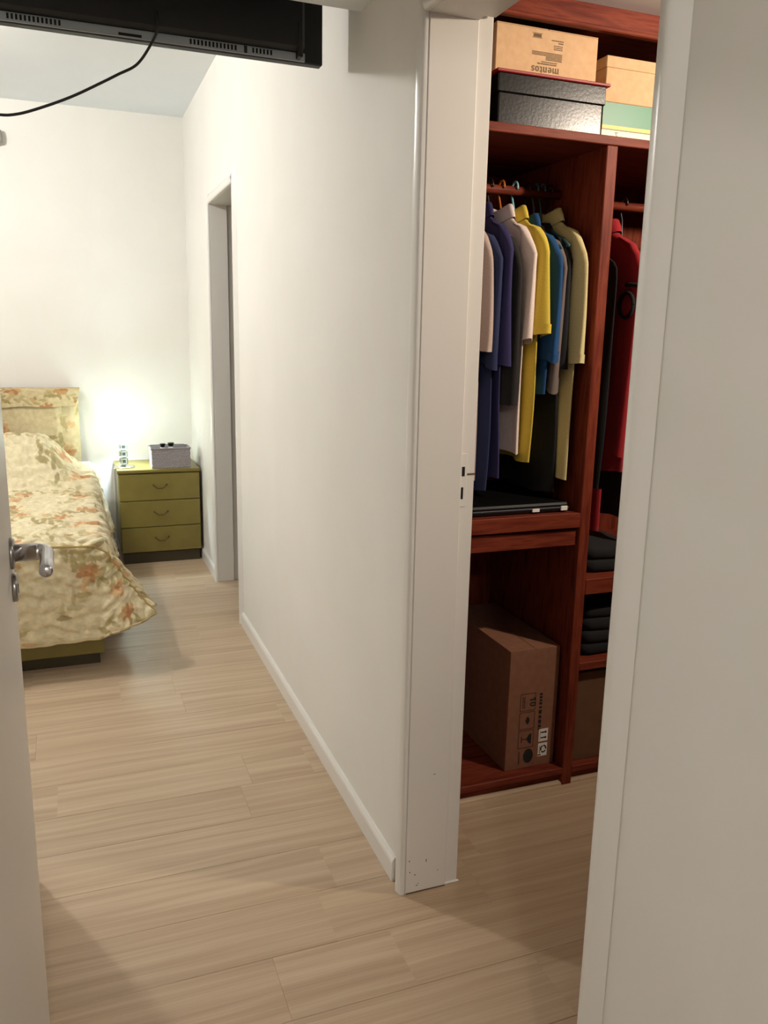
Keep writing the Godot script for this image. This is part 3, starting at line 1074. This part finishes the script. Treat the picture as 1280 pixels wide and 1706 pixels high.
func dashes(st: SurfaceTool, x0: float, x1: float, y: float, h: float, z: float, vertical := false) -> void:
	var x := x0
	while x < x1:
		var w := rng.randf_range(0.5, 1.4) * h
		var e := minf(x + w, x1)
		if vertical:
			bx(st, Vector3(y, (x + e) / 2, z), Vector3(h, e - x, 0.0004), 0.0)
		else:
			bx(st, Vector3((x + e) / 2, y, z), Vector3(e - x, h, 0.0004), 0.0)
		x = e + h * rng.randf_range(0.25, 0.6)

func carton(called: String, lo: Vector3, hi: Vector3, m: Material, label: String, lid := 0.0) -> Node3D:
	var c := Vector3((lo.x + hi.x) / 2, lo.y, (lo.z + hi.z) / 2)
	var t := base(called, c)
	tag(t, label, "box")
	var h := (hi - lo) / 2
	var H := hi.y - lo.y
	box("body", Vector3(-h.x, 0, -h.z), Vector3(h.x, H - 0.002, h.z), m, t, 0.0015)
	if lid > 0.0:
		box("lid", Vector3(-h.x - 0.003, H - lid, -h.z - 0.003), Vector3(h.x + 0.003, H, h.z + 0.003), m, t, 0.0015)
	else:
		for s in [-1, 1]:
			box("flap", Vector3(-h.x if s < 0 else 0.001, H - 0.002, -h.z), Vector3(-0.001 if s < 0 else h.x, H, h.z), m, t, 0.0005)
	return t

func closet_contents() -> void:
	var SH := 1.992
	# black lacquered box with a red lid edge
	var t := base("black_box", Vector3(0.527, SH, -2.30))
	tag(t, "glossy black box with a red lid edge on the top shelf", "box")
	var bl := mat("black_gloss", Color(0.06, 0.055, 0.055), 0.27)
	bl.metallic_specular = 0.33
	bl.normal_enabled = true
	bl.normal_texture = noise_tex(0.05, [], 41, 256, 3, true, 3.0)
	bl.normal_scale = 0.05
	bl.uv1_triplanar = true
	bl.uv1_scale = Vector3(6, 6, 6)
	box("body", Vector3(-0.166, 0.0, -0.19), Vector3(0.160, 0.100, 0.200), bl, t, 0.003)
	var ld := box("lid", Vector3(-0.172, 0.082, -0.196), Vector3(0.166, 0.131, 0.206), bl, t, 0.003)
	box("red_edge", Vector3(-0.180, 0.129, -0.204), Vector3(0.174, 0.137, 0.214), mat("red_board", Color(0.50, 0.05, 0.06), 0.5), ld, 0.002)
	# pale carton lying upside down on it
	t = carton("cardboard_carton", Vector3(0.350, SH + 0.137, -2.46), Vector3(0.664, 2.246, -2.108), M.cardboard, "pale cardboard carton with upside-down print on the black box")
	var zf := 0.1765
	text("mentos", 0.024, Vector3(-0.005, 0.016, zf), PI, M.print_grey, "lettering", t)
	var st := mb()
	dashes(st, -0.030, 0.028, 0.031, 0.0035, zf)
	dashes(st, -0.018, 0.030, 0.036, 0.0022, zf)
	for k in 6:
		dashes(st, -0.048 if k > 2 else -0.005, 0.045, 0.042 + k * 0.0034, 0.0021, zf)
	for k in 3:
		dashes(st, 0.018, 0.045, 0.070 + k * 0.0045, 0.0022, zf)
	dashes(st, 0.032, 0.047, 0.086, 0.003, zf)
	dashes(st, 0.010, 0.047, 0.0915, 0.0025, zf)
	for k in 9:
		bx(st, Vector3(-0.045 + k * 0.0028, 0.098, zf), Vector3(0.0018, 0.008, 0.0004), 0.0)
	for q in [[-0.034, 0.1035, 0.031, 0.0012], [-0.034, 0.0925, 0.031, 0.0012]]:
		bx(st, Vector3(q[0], q[1], zf), Vector3(q[2], q[3], 0.0004), 0.0)
	build(st, "print", M.print_grey, t)
	# green and cream box, with a lidded carton on it
	t = base("green_box", Vector3(0.873, SH, -2.296))
	tag(t, "green and cream cardboard box on the top shelf behind the door casing", "box")
	var cr := mat("cream_card", Color(0.88, 0.83, 0.70), 0.5)
	box("body", Vector3(-0.167, 0.0, -0.17), Vector3(0.167, 0.103, 0.17), cr, t, 0.0015)
	var pz := 0.1703
	box("green_band", Vector3(-0.166, 0.043, pz - 0.0003), Vector3(0.166, 0.102, pz + 0.0002), mat("green_print", Color(0.05, 0.42, 0.28), 0.45), t, 0.0)
	box("yellow_stripe", Vector3(-0.166, 0.0335, pz - 0.0003), Vector3(0.166, 0.0425, pz + 0.0002), mat("yellow_print", Color(0.85, 0.68, 0.30), 0.5), t, 0.0)
	box("green_stripe", Vector3(-0.166, 0.0300, pz - 0.0003), Vector3(0.166, 0.0330, pz + 0.0002), mat("olive_print", Color(0.36, 0.36, 0.12), 0.5), t, 0.0)
	st = mb()
	for k in 4:
		var cx := -0.150 + k * 0.0155 + (0.004 if k == 3 else 0.0)
		for q in [[0.0, 0.0045, 0.010, 0.0075], [0.0, 0.009, 0.006, 0.003], [0.0, 0.0115, 0.0012, 0.003]]:
			bx(st, Vector3(cx + q[0], q[1], pz), Vector3(q[2], q[3], 0.0004), 0.0015)
	build(st, "printed_plants", mat("plant_print", Color(0.20, 0.30, 0.17), 0.6), t)
	st = mb()
	bx(st, Vector3(-0.116, 0.0245, pz), Vector3(0.014, 0.0013, 0.0004), 0.0)
	bx(st, Vector3(-0.1165, 0.0205, pz), Vector3(0.0014, 0.007, 0.0004), 0.0)
	bx(st, Vector3(-0.113, 0.0165, pz), Vector3(0.0016, 0.003, 0.0004), 0.0)
	build(st, "printed_mark", M.print_black, t)
	carton("lidded_carton", Vector3(0.709, SH + 0.103, -2.46), Vector3(1.04, 2.213, -2.124), M.cardboard, "peach cardboard box with a shallow lid on the green box", 0.030)
	# brown shipping carton on the wardrobe floor
	t = carton("shipping_carton", Vector3(0.499, 0.062, -2.56), Vector3(0.680, 0.474, -2.112), M.cardboard_brown, "brown shipping carton with handling symbols on the wardrobe floor")
	var z2 := 0.2243
	st = mb()
	var sq := func(cx: float, cy: float, w: float, h: float) -> void:
		var b := 0.0016
		bx(st, Vector3(cx, cy + h / 2, z2), Vector3(w, b, 0.0004), 0.0)
		bx(st, Vector3(cx, cy - h / 2, z2), Vector3(w, b, 0.0004), 0.0)
		bx(st, Vector3(cx - w / 2, cy, z2), Vector3(b, h, 0.0004), 0.0)
		bx(st, Vector3(cx + w / 2, cy, z2), Vector3(b, h, 0.0004), 0.0)
	sq.call(-0.018, 0.232, 0.055, 0.058)
	sq.call(-0.018, 0.168, 0.055, 0.058)
	sq.call(-0.018, 0.103, 0.055, 0.060)
	# umbrella-like drop in the middle square
	for k in 7:
		var hh := 0.026 * sin(PI * (k + 0.5) / 7.0)
		bx(st, Vector3(-0.022 + k * 0.0022, 0.168, z2), Vector3(0.0023, hh, 0.0004), 0.0)
	# glass, lying on its side: bowl, stem, foot
	for k in 8:
		var hh := 0.036 * (1.0 - pow(1.0 - k / 7.0, 2) * 0.8)
		bx(st, Vector3(-0.014 + k * 0.0021, 0.103, z2), Vector3(0.0022, hh, 0.0004), 0.0)
	bx(st, Vector3(-0.024, 0.103, z2), Vector3(0.02, 0.0025, 0.0004), 0.0)
	bx(st, Vector3(-0.034, 0.103, z2), Vector3(0.003, 0.022, 0.0004), 0.0)
	# round dark mark below
	for k in 13:
		var a := -1.0 + 2.0 * (k + 0.5) / 13.0
		bx(st, Vector3(-0.006 + a * 0.018, 0.042, z2), Vector3(0.0026, 0.050 * sqrt(1.0 - a * a), 0.0004), 0.0)
	dashes(st, 0.018, 0.062, -0.040, 0.004, z2, true)
	dashes(st, 0.212, 0.252, -0.030, 0.003, z2, true)
	dashes(st, 0.212, 0.252, -0.036, 0.003, z2, true)
	dashes(st, 0.128, 0.262, 0.030, 0.0105, z2, true)
	build(st, "symbols", M.print_black, t)
	text("10", 0.030, Vector3(0.000, 0.232, z2), -PI / 2, M.print_black, "lettering", t)
	for q in [[0.108, 0.044], [0.056, 0.046]]:
		var s := box("sticker", Vector3(0.030, q[0] - q[1] / 2, z2 - 0.0002), Vector3(0.064, q[0] + q[1] / 2, z2 + 0.0003), M.sticker_white, t, 0.0)
		st = mb()
		if q[0] > 0.08:
			for e in [-1, 1]:
				bx(st, Vector3(0.046, q[0] + e * 0.0095, z2 + 0.0004), Vector3(0.017, 0.0045, 0.0004), 0.0)
				for k in 4:
					bx(st, Vector3(0.0545 + k * 0.0014, q[0] + e * 0.0095, z2 + 0.0004), Vector3(0.0014, 0.010 - k * 0.0025, 0.0004), 0.0)
			bx(st, Vector3(0.0350, q[0], z2 + 0.0004), Vector3(0.0012, 0.036, 0.0004), 0.0)
			build(st, "arrows", M.print_black, s)
		else:
			# three bent arrows chasing each other
			for k in 3:
				for j in 5:
					var a := TAU * k / 3.0 + j * 0.34
					bx(st, Vector3(0.050 + cos(a) * 0.0095, q[0] + 0.002 + sin(a) * 0.0115, z2 + 0.0004), Vector3(0.0045, 0.0045, 0.0004), 0.0)
			bx(st, Vector3(0.036, q[0] - 0.018, z2 + 0.0004), Vector3(0.011, 0.004, 0.0004), 0.0)
			dashes(st, q[0] - 0.012, q[0] + 0.014, 0.0365, 0.003, z2 + 0.0004, true)
			build(st, "recycling_mark", M.print_black, s)
	# dim brown carton and dark bundles in the right-hand cubbies
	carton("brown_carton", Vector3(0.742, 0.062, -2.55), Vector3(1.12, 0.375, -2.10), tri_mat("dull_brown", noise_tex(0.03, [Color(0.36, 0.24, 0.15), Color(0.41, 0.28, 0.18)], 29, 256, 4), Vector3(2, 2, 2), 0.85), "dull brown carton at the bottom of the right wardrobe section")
	bundle(Vector3(0.86, 0.703, -2.28), Vector3(0.105, 0.10, 0.16), "dark folded clothes heap on the upper right shelf under the hanging coats", 3)
	bundle(Vector3(0.86, 0.424, -2.27), Vector3(0.105, 0.165, 0.16), "dark folded clothes heap in the right cubby above the brown carton", 8)
	# flat black case with a grey rim under the hanging shirts
	t = base("flat_case", Vector3(0.43, 0.918, -2.32))
	tag(t, "flat black case with a grey rim lying under the hanging shirts", "case")
	box("case_shell", Vector3(-0.225, 0.0, -0.20), Vector3(0.235, 0.030, 0.222), mat("case_black", Color(0.02, 0.02, 0.022), 0.4), t, 0.006)
	box("rim", Vector3(-0.226, 0.010, -0.201), Vector3(0.236, 0.0175, 0.224), mat("case_grey", Color(0.30, 0.31, 0.33), 0.3, 0.7), t, 0.002)
	box("clasp", Vector3(0.105, 0.006, 0.2225), Vector3(0.130, 0.016, 0.227), M.sticker_white, t, 0.001)
	box("clasp", Vector3(0.205, 0.006, 0.2225), Vector3(0.228, 0.020, 0.227), M.sticker_white, t, 0.001)
	clothes()

func bundle(at: Vector3, h: Vector3, label: String, sd: int) -> void:
	var t := base("folded_clothes", at)
	tag(t, label, "clothes", "dark clothes in the cubbies")
	var cols := [Color(0.03, 0.032, 0.035), Color(0.06, 0.06, 0.065), Color(0.045, 0.045, 0.06)]
	var y := 0.0
	var k := 0
	while y < h.y - 0.02:
		var th := minf(0.042, h.y - y)
		var st := mb(true)
		var rings := []
		for i in 13:
			var v := float(i) / 12
			var ring := []
			var s := pow(sin(PI * clampf(v, 0.02, 0.98)), 0.25)
			for j in 24:
				var a := -TAU * j / 24
				var cx := signf(cos(a)) * pow(absf(cos(a)), 0.35)
				var cz := signf(sin(a)) * pow(absf(sin(a)), 0.35)
				var w := 1.0 + 0.03 * sin(a * 3.0 + sd + k)
				ring.append(Vector3(cx * h.x * (0.86 + 0.14 * s) * w, y + v * th, cz * h.z * (0.86 + 0.14 * s) * w))
			rings.append(ring)
		loft(st, rings.map(func(r): r.reverse(); return r))
		build(st, "folded_garment", cloth("bundle_%d" % (k % 3), cols[k % 3]), t)
		y += th
		k += 1

# a garment on its hanger; local z runs along the shoulders, y = 0 at the rail's centre
func garment(at: Vector3, turn: float, called: String, label: String, group: String, m: Material, o: Dictionary) -> Node3D:
	var t := base(called, at, turn)
	tag(t, label, o.get("category", "shirt"), group)
	var L: float = o.get("len", 0.75)
	var sl: float = o.get("sleeve", 0.32)
	var hw: float = o.get("half", 0.178)
	var sd: float = o.get("seed", 1.0)
	var th: float = o.get("thick", 0.012)
	var dy: float = o.get("drop", 0.0)
	var lv := []
	for k in 15:
		var v := k / 14.0
		lv.append([lerpf(-L, -0.24 - dy, v), lerpf(hw * 0.97, hw, v), lerpf(th * 1.25, th, v)])
	lv.append_array([[-0.19 - dy, hw, th], [-0.160 - dy, hw * 0.98, th], [-0.142 - dy, hw * 0.90, th], [-0.125 - dy, hw * 0.72, th], [-0.105 - dy, hw * 0.50, th * 1.15], [-0.088 - dy, hw * 0.36, th * 1.4], [-0.076 - dy, hw * 0.30, th * 1.5]])
	var rings := []
	for q in lv:
		var ring := []
		var low := clampf((-0.2 - q[0]) / 0.5, 0.0, 1.0)
		for j in 40:
			var a := TAU * j / 40
			var zz: float = signf(cos(a)) * pow(absf(cos(a)), 0.75) * q[1]
			var fold: float = (sin(zz * 55.0 + sd * 3.0 + q[0] * 4.0) * 0.007 + sin(zz * 24.0 + sd) * 0.007) * low
			ring.append(Vector3(q[2] * sin(a) + fold, q[0] + 0.004 * low * sin(zz * 30.0 + sd), zz * (1.0 + 0.03 * low * sin(q[0] * 9.0 + sd))))
		rings.append(ring)
	var st := mb(true)
	loft(st, rings, false)
	build(st, "body", m, t)
	for s in ([] if o.get("sleeveless", false) else [1, -1]):
		var rr := []
		var n := 14
		var long := sl > 0.4
		for k in n + 1:
			var v := k / float(n)
			var top := -0.112 - dy
			var yy := lerpf(top, -0.15 - dy - sl, pow(v, 1.25))
			var drop2 := top - yy
			var zout := lerpf(hw * 0.58, hw + 0.032, sqrt(clampf(drop2 / 0.085, 0.0, 1.0))) + (-0.012 * v if long else 0.008 * v)
			var wid: float = o.get("wide", 1.0) * lerpf(0.012, 0.112, smoothstep(0.0, 0.13, drop2)) * (lerpf(1.0, 0.75, v) if long else lerpf(1.0, 1.12, v))
			var w := wid / 2
			var cz := zout - w
			var ring := []
			for j in 24:
				var a := TAU * j / 24
				var zz := signf(cos(a)) * pow(absf(cos(a)), 0.8) * w
				var fx := 0.0075 * sin(zz * 70.0 + sd * 2.0 + v * 3.0) * v
				ring.append(Vector3((0.011 + 0.009 * v) * sin(a) + fx + o.get("lean", 0.0) * v, yy + (0.02 * v) * sin(zz * 16.0 + sd) , s * (cz + zz)))
			rr.append(ring)
		if s > 0:
			rr.reverse()
		st = mb(true)
		loft(st, rr, false)
		build(st, "sleeve", o.get("sleeve_mat", m), t)
		if o.get("cuff", false):
			var e: Array = rr[0 if s > 0 else n]
			var c := Vector3.ZERO
			for p in e: c += p
			c /= e.size()
			var cu := []
			for k in 3:
				cu.append(e.map(func(p): return c + (p - c) * 1.05 + Vector3(0, 0.024 - 0.013 * k, 0)))
			if s < 0: pass
			else: cu.reverse()
			st = mb(true)
			loft(st, cu, false)
			build(st, "cuff", m, t)
	if o.get("collar", false):
		var cr := []
		for q in [[0.30, -0.080, 1.4], [0.29, -0.068, 1.4], [0.30, -0.060, 1.5], [0.36, -0.062, 1.7], [0.43, -0.080, 1.8], [0.48, -0.100, 1.7]]:
			var ring := []
			for j in 32:
				var a := TAU * j / 32
				ring.append(Vector3(th * q[2] * sin(a), q[1] - dy + 0.008 * cos(a * 2.0), hw * q[0] * cos(a)))
			cr.append(ring)
		st = mb(true)
		loft(st, cr, false)
		build(st, "collar", m, t)
	if o.get("placket", false):
		st = mb()
		bx(st, Vector3(-th * 1.6, -0.17 - dy, 0.03), Vector3(0.002, 0.12, 0.022), 0.0005)
		build(st, "placket", m, t)
	return t

func hanger(at: Vector3, turn: float, label: String, m: Material, dy := 0.0) -> void:
	var t := base("clothes_hanger", at, turn)
	tag(t, label, "hanger", "hangers on the closet rails")
	var st := mb(true)
	var pts := []
	for k in 12:
		var a := lerpf(-0.35, PI, k / 11.0)
		pts.append(Vector3(0, 0.003 + sin(a) * 0.0165, -cos(a) * -0.0165))
	pts.reverse()
	pts.reverse()
	var p2 := []
	for p in pts:
		p2.append(p)
	p2.append(Vector3(0, -0.02, -0.0165))
	p2.append(Vector3(0, -0.045, -0.006))
	p2.append(Vector3(0, -0.060 - dy, 0.0))
	p2.append(Vector3(0, -0.082 - dy, 0.0))
	tube(st, p2, 0.0032, 8)
	build(st, "hook", m, t)
	st = mb(true)
	tube(st, [Vector3(0, -0.152 - dy, -0.165), Vector3(0, -0.135 - dy, -0.14), Vector3(0, -0.098 - dy, -0.06), Vector3(0, -0.082 - dy, 0.0), Vector3(0, -0.098 - dy, 0.06), Vector3(0, -0.135 - dy, 0.14), Vector3(0, -0.152 - dy, 0.165)], 0.0042, 8)
	tube(st, [Vector3(0, -0.152 - dy, -0.165), Vector3(0, -0.158 - dy, 0.0), Vector3(0, -0.152 - dy, 0.165)], 0.0035, 8)
	build(st, "shoulder_bar", m, t)

func clothes() -> void:
	var g := "shirts on the left closet rail"
	var white_h := mat("hanger_ivory", Color(0.80, 0.74, 0.64), 0.4)
	var wood_h := mat("hanger_wood", Color(0.66, 0.36, 0.12), 0.4)
	var aqua_h := mat("hanger_aqua", Color(0.50, 0.72, 0.74), 0.35)
	var dark_h := mat("hanger_dark", Color(0.08, 0.08, 0.085), 0.4)
	var teal_h := mat("hanger_teal", Color(0.18, 0.32, 0.36), 0.35)
	var list := [
		[0.352, 0.02, "grey-beige T-shirt hanging nearest the white door jamb", Color(0.72, 0.64, 0.60), {"len": 0.85, "sleeve": 0.325, "seed": 1.0, "drop": 0.02}, white_h, "ivory hanger of the grey-beige shirt by the jamb"],
		[0.386, 0.0, "steel blue T-shirt between the grey-beige and the violet shirts", Color(0.11, 0.15, 0.30), {"len": 0.885, "sleeve": 0.345, "seed": 2.3, "drop": 0.03}, dark_h, "dark hanger of the steel blue shirt"],
		[0.420, 0.0, "violet blue polo shirt with a collar", Color(0.16, 0.14, 0.32), {"len": 0.85, "sleeve": 0.35, "seed": 3.1, "collar": true}, white_h, "ivory hanger with a pale hook above the violet polo shirt"],
		[0.452, 0.0, "black T-shirt with a long charcoal sleeve behind the pinkish white shirt", Color(0.035, 0.03, 0.032), {"len": 0.62, "sleeve": 0.43, "seed": 4.4, "drop": 0.03, "sleeve_mat": cloth("charcoal_cotton", Color(0.10, 0.088, 0.085))}, dark_h, "dark hanger of the black shirt"],
		[0.490, 0.0, "pinkish white polo shirt with a ragged sleeve hem", Color(0.89, 0.82, 0.79), {"len": 0.775, "sleeve": 0.285, "seed": 5.2, "collar": true, "lean": 0.004}, wood_h, "orange wooden hanger of the pinkish white shirt"],
		[0.535, 0.0, "yellow polo shirt with a ribbed cuff", Color(0.84, 0.74, 0.27), {"len": 0.80, "sleeve": 0.29, "seed": 6.6, "collar": true, "cuff": true, "lean": 0.004}, aqua_h, "pale aqua hanger of the yellow polo shirt"],
		[0.578, 0.0, "bright blue polo shirt with a stitched cuff", Color(0.02, 0.26, 0.46), {"len": 0.60, "sleeve": 0.345, "seed": 7.9, "collar": true, "cuff": true, "drop": 0.02}, dark_h, "dark hanger of the bright blue polo shirt"],
		[0.606, 0.0, "grey T-shirt whose sleeve shows below the bright blue one", Color(0.42, 0.37, 0.35), {"len": 0.58, "sleeve": 0.42, "seed": 8.7, "drop": 0.03, "half": 0.165}, teal_h, "teal hanger of the grey shirt"],
		[0.630, 0.0, "long dark navy garment reaching down to the shelf", Color(0.045, 0.045, 0.07), {"len": 0.905, "sleeve": 0.34, "half": 0.150, "wide": 0.8, "seed": 9.5, "drop": 0.02, "thick": 0.016}, teal_h, "teal hanger of the long navy garment"],
		[0.655, 0.0, "cream polo shirt hanging against the wooden divider", Color(0.81, 0.755, 0.55), {"half": 0.188, "wide": 1.2,"len": 0.86, "sleeve": 0.335, "seed": 10.3, "collar": true, "cuff": true, "placket": true, "lean": 0.003}, dark_h, "dark hanger of the cream polo shirt"],
	]
	for i in list.size():
		var q: Array = list[i]
		var at := Vector3(q[0], ROD_Y + 0.006, ROD_Z)
		garment(at, q[1], "polo_shirt" if q[4].get("collar", false) else "shirt", q[2], g, cloth("shirt_fabric_%d" % i, q[3]), q[4])
		hanger(at, q[1], q[6], q[5], q[4].get("drop", 0.0))
	# right-hand rail
	var g2 := "coats on the right closet rail"
	var at2 := Vector3(0.788, 1.856, ROD_Z)
	var bk := cloth("coat_black", Color(0.02, 0.02, 0.022))
	var red := cloth("jacket_red", Color(0.60, 0.08, 0.115))
	var t := garment(at2, 0.0, "coat", "long black coat with a red lower edge beside the divider", g2, bk, {"len": 0.89, "sleeve": 0.30, "seed": 1.7, "category": "coat", "thick": 0.012, "drop": 0.05, "half": 0.188, "sleeveless": true})
	var st := mb(true)
	var rings := []
	for k in 8:
		var ring := []
		for j in 32:
			var a := TAU * j / 32
			var zz := signf(cos(a)) * pow(absf(cos(a)), 0.75) * 0.193
			ring.append(Vector3(0.022 * sin(a) + 0.006 * sin(zz * 30.0), -1.01 + 0.135 * k / 7.0, zz))
		rings.append(ring)
	loft(st, rings, false)
	build(st, "hem_band", red, t, "red lower edge")
	hanger(at2, 0.0, "dark hanger of the long black coat", dark_h, 0.05)
	at2.x = 0.858
	t = garment(at2, 0.0, "jacket", "red jacket with black ring print on the sleeve", g2, red, {"len": 0.83, "sleeve": 0.62, "seed": 2.9, "category": "jacket", "thick": 0.02, "collar": true, "half": 0.182})
	st = mb(true)
	var pts := []
	for k in 25:
		var a := TAU * k / 24
		pts.append(Vector3(-0.0185 + 0.003 * cos(a), -0.315 + sin(a) * 0.036, 0.172 + cos(a) * 0.030))
	tube(st, pts, 0.006, 8, false)
	tube(st, [Vector3(-0.020, -0.255, 0.165), Vector3(-0.015, -0.258, 0.220)], 0.006, 8)
	build(st, "sleeve_print", bk, t, "black ring and bar print")
	hanger(at2, 0.0, "pale blue hanger of the red jacket", aqua_h)
	at2.x = 0.930
	garment(at2, 0.0, "coat", "long dark grey coat showing below the red jacket", g2, cloth("coat_grey", Color(0.13, 0.12, 0.12)), {"len": 0.99, "sleeve": 0.5, "seed": 4.9, "category": "coat", "thick": 0.02, "drop": 0.04})
	hanger(at2, 0.0, "dark hanger of the long grey coat", dark_h, 0.04)
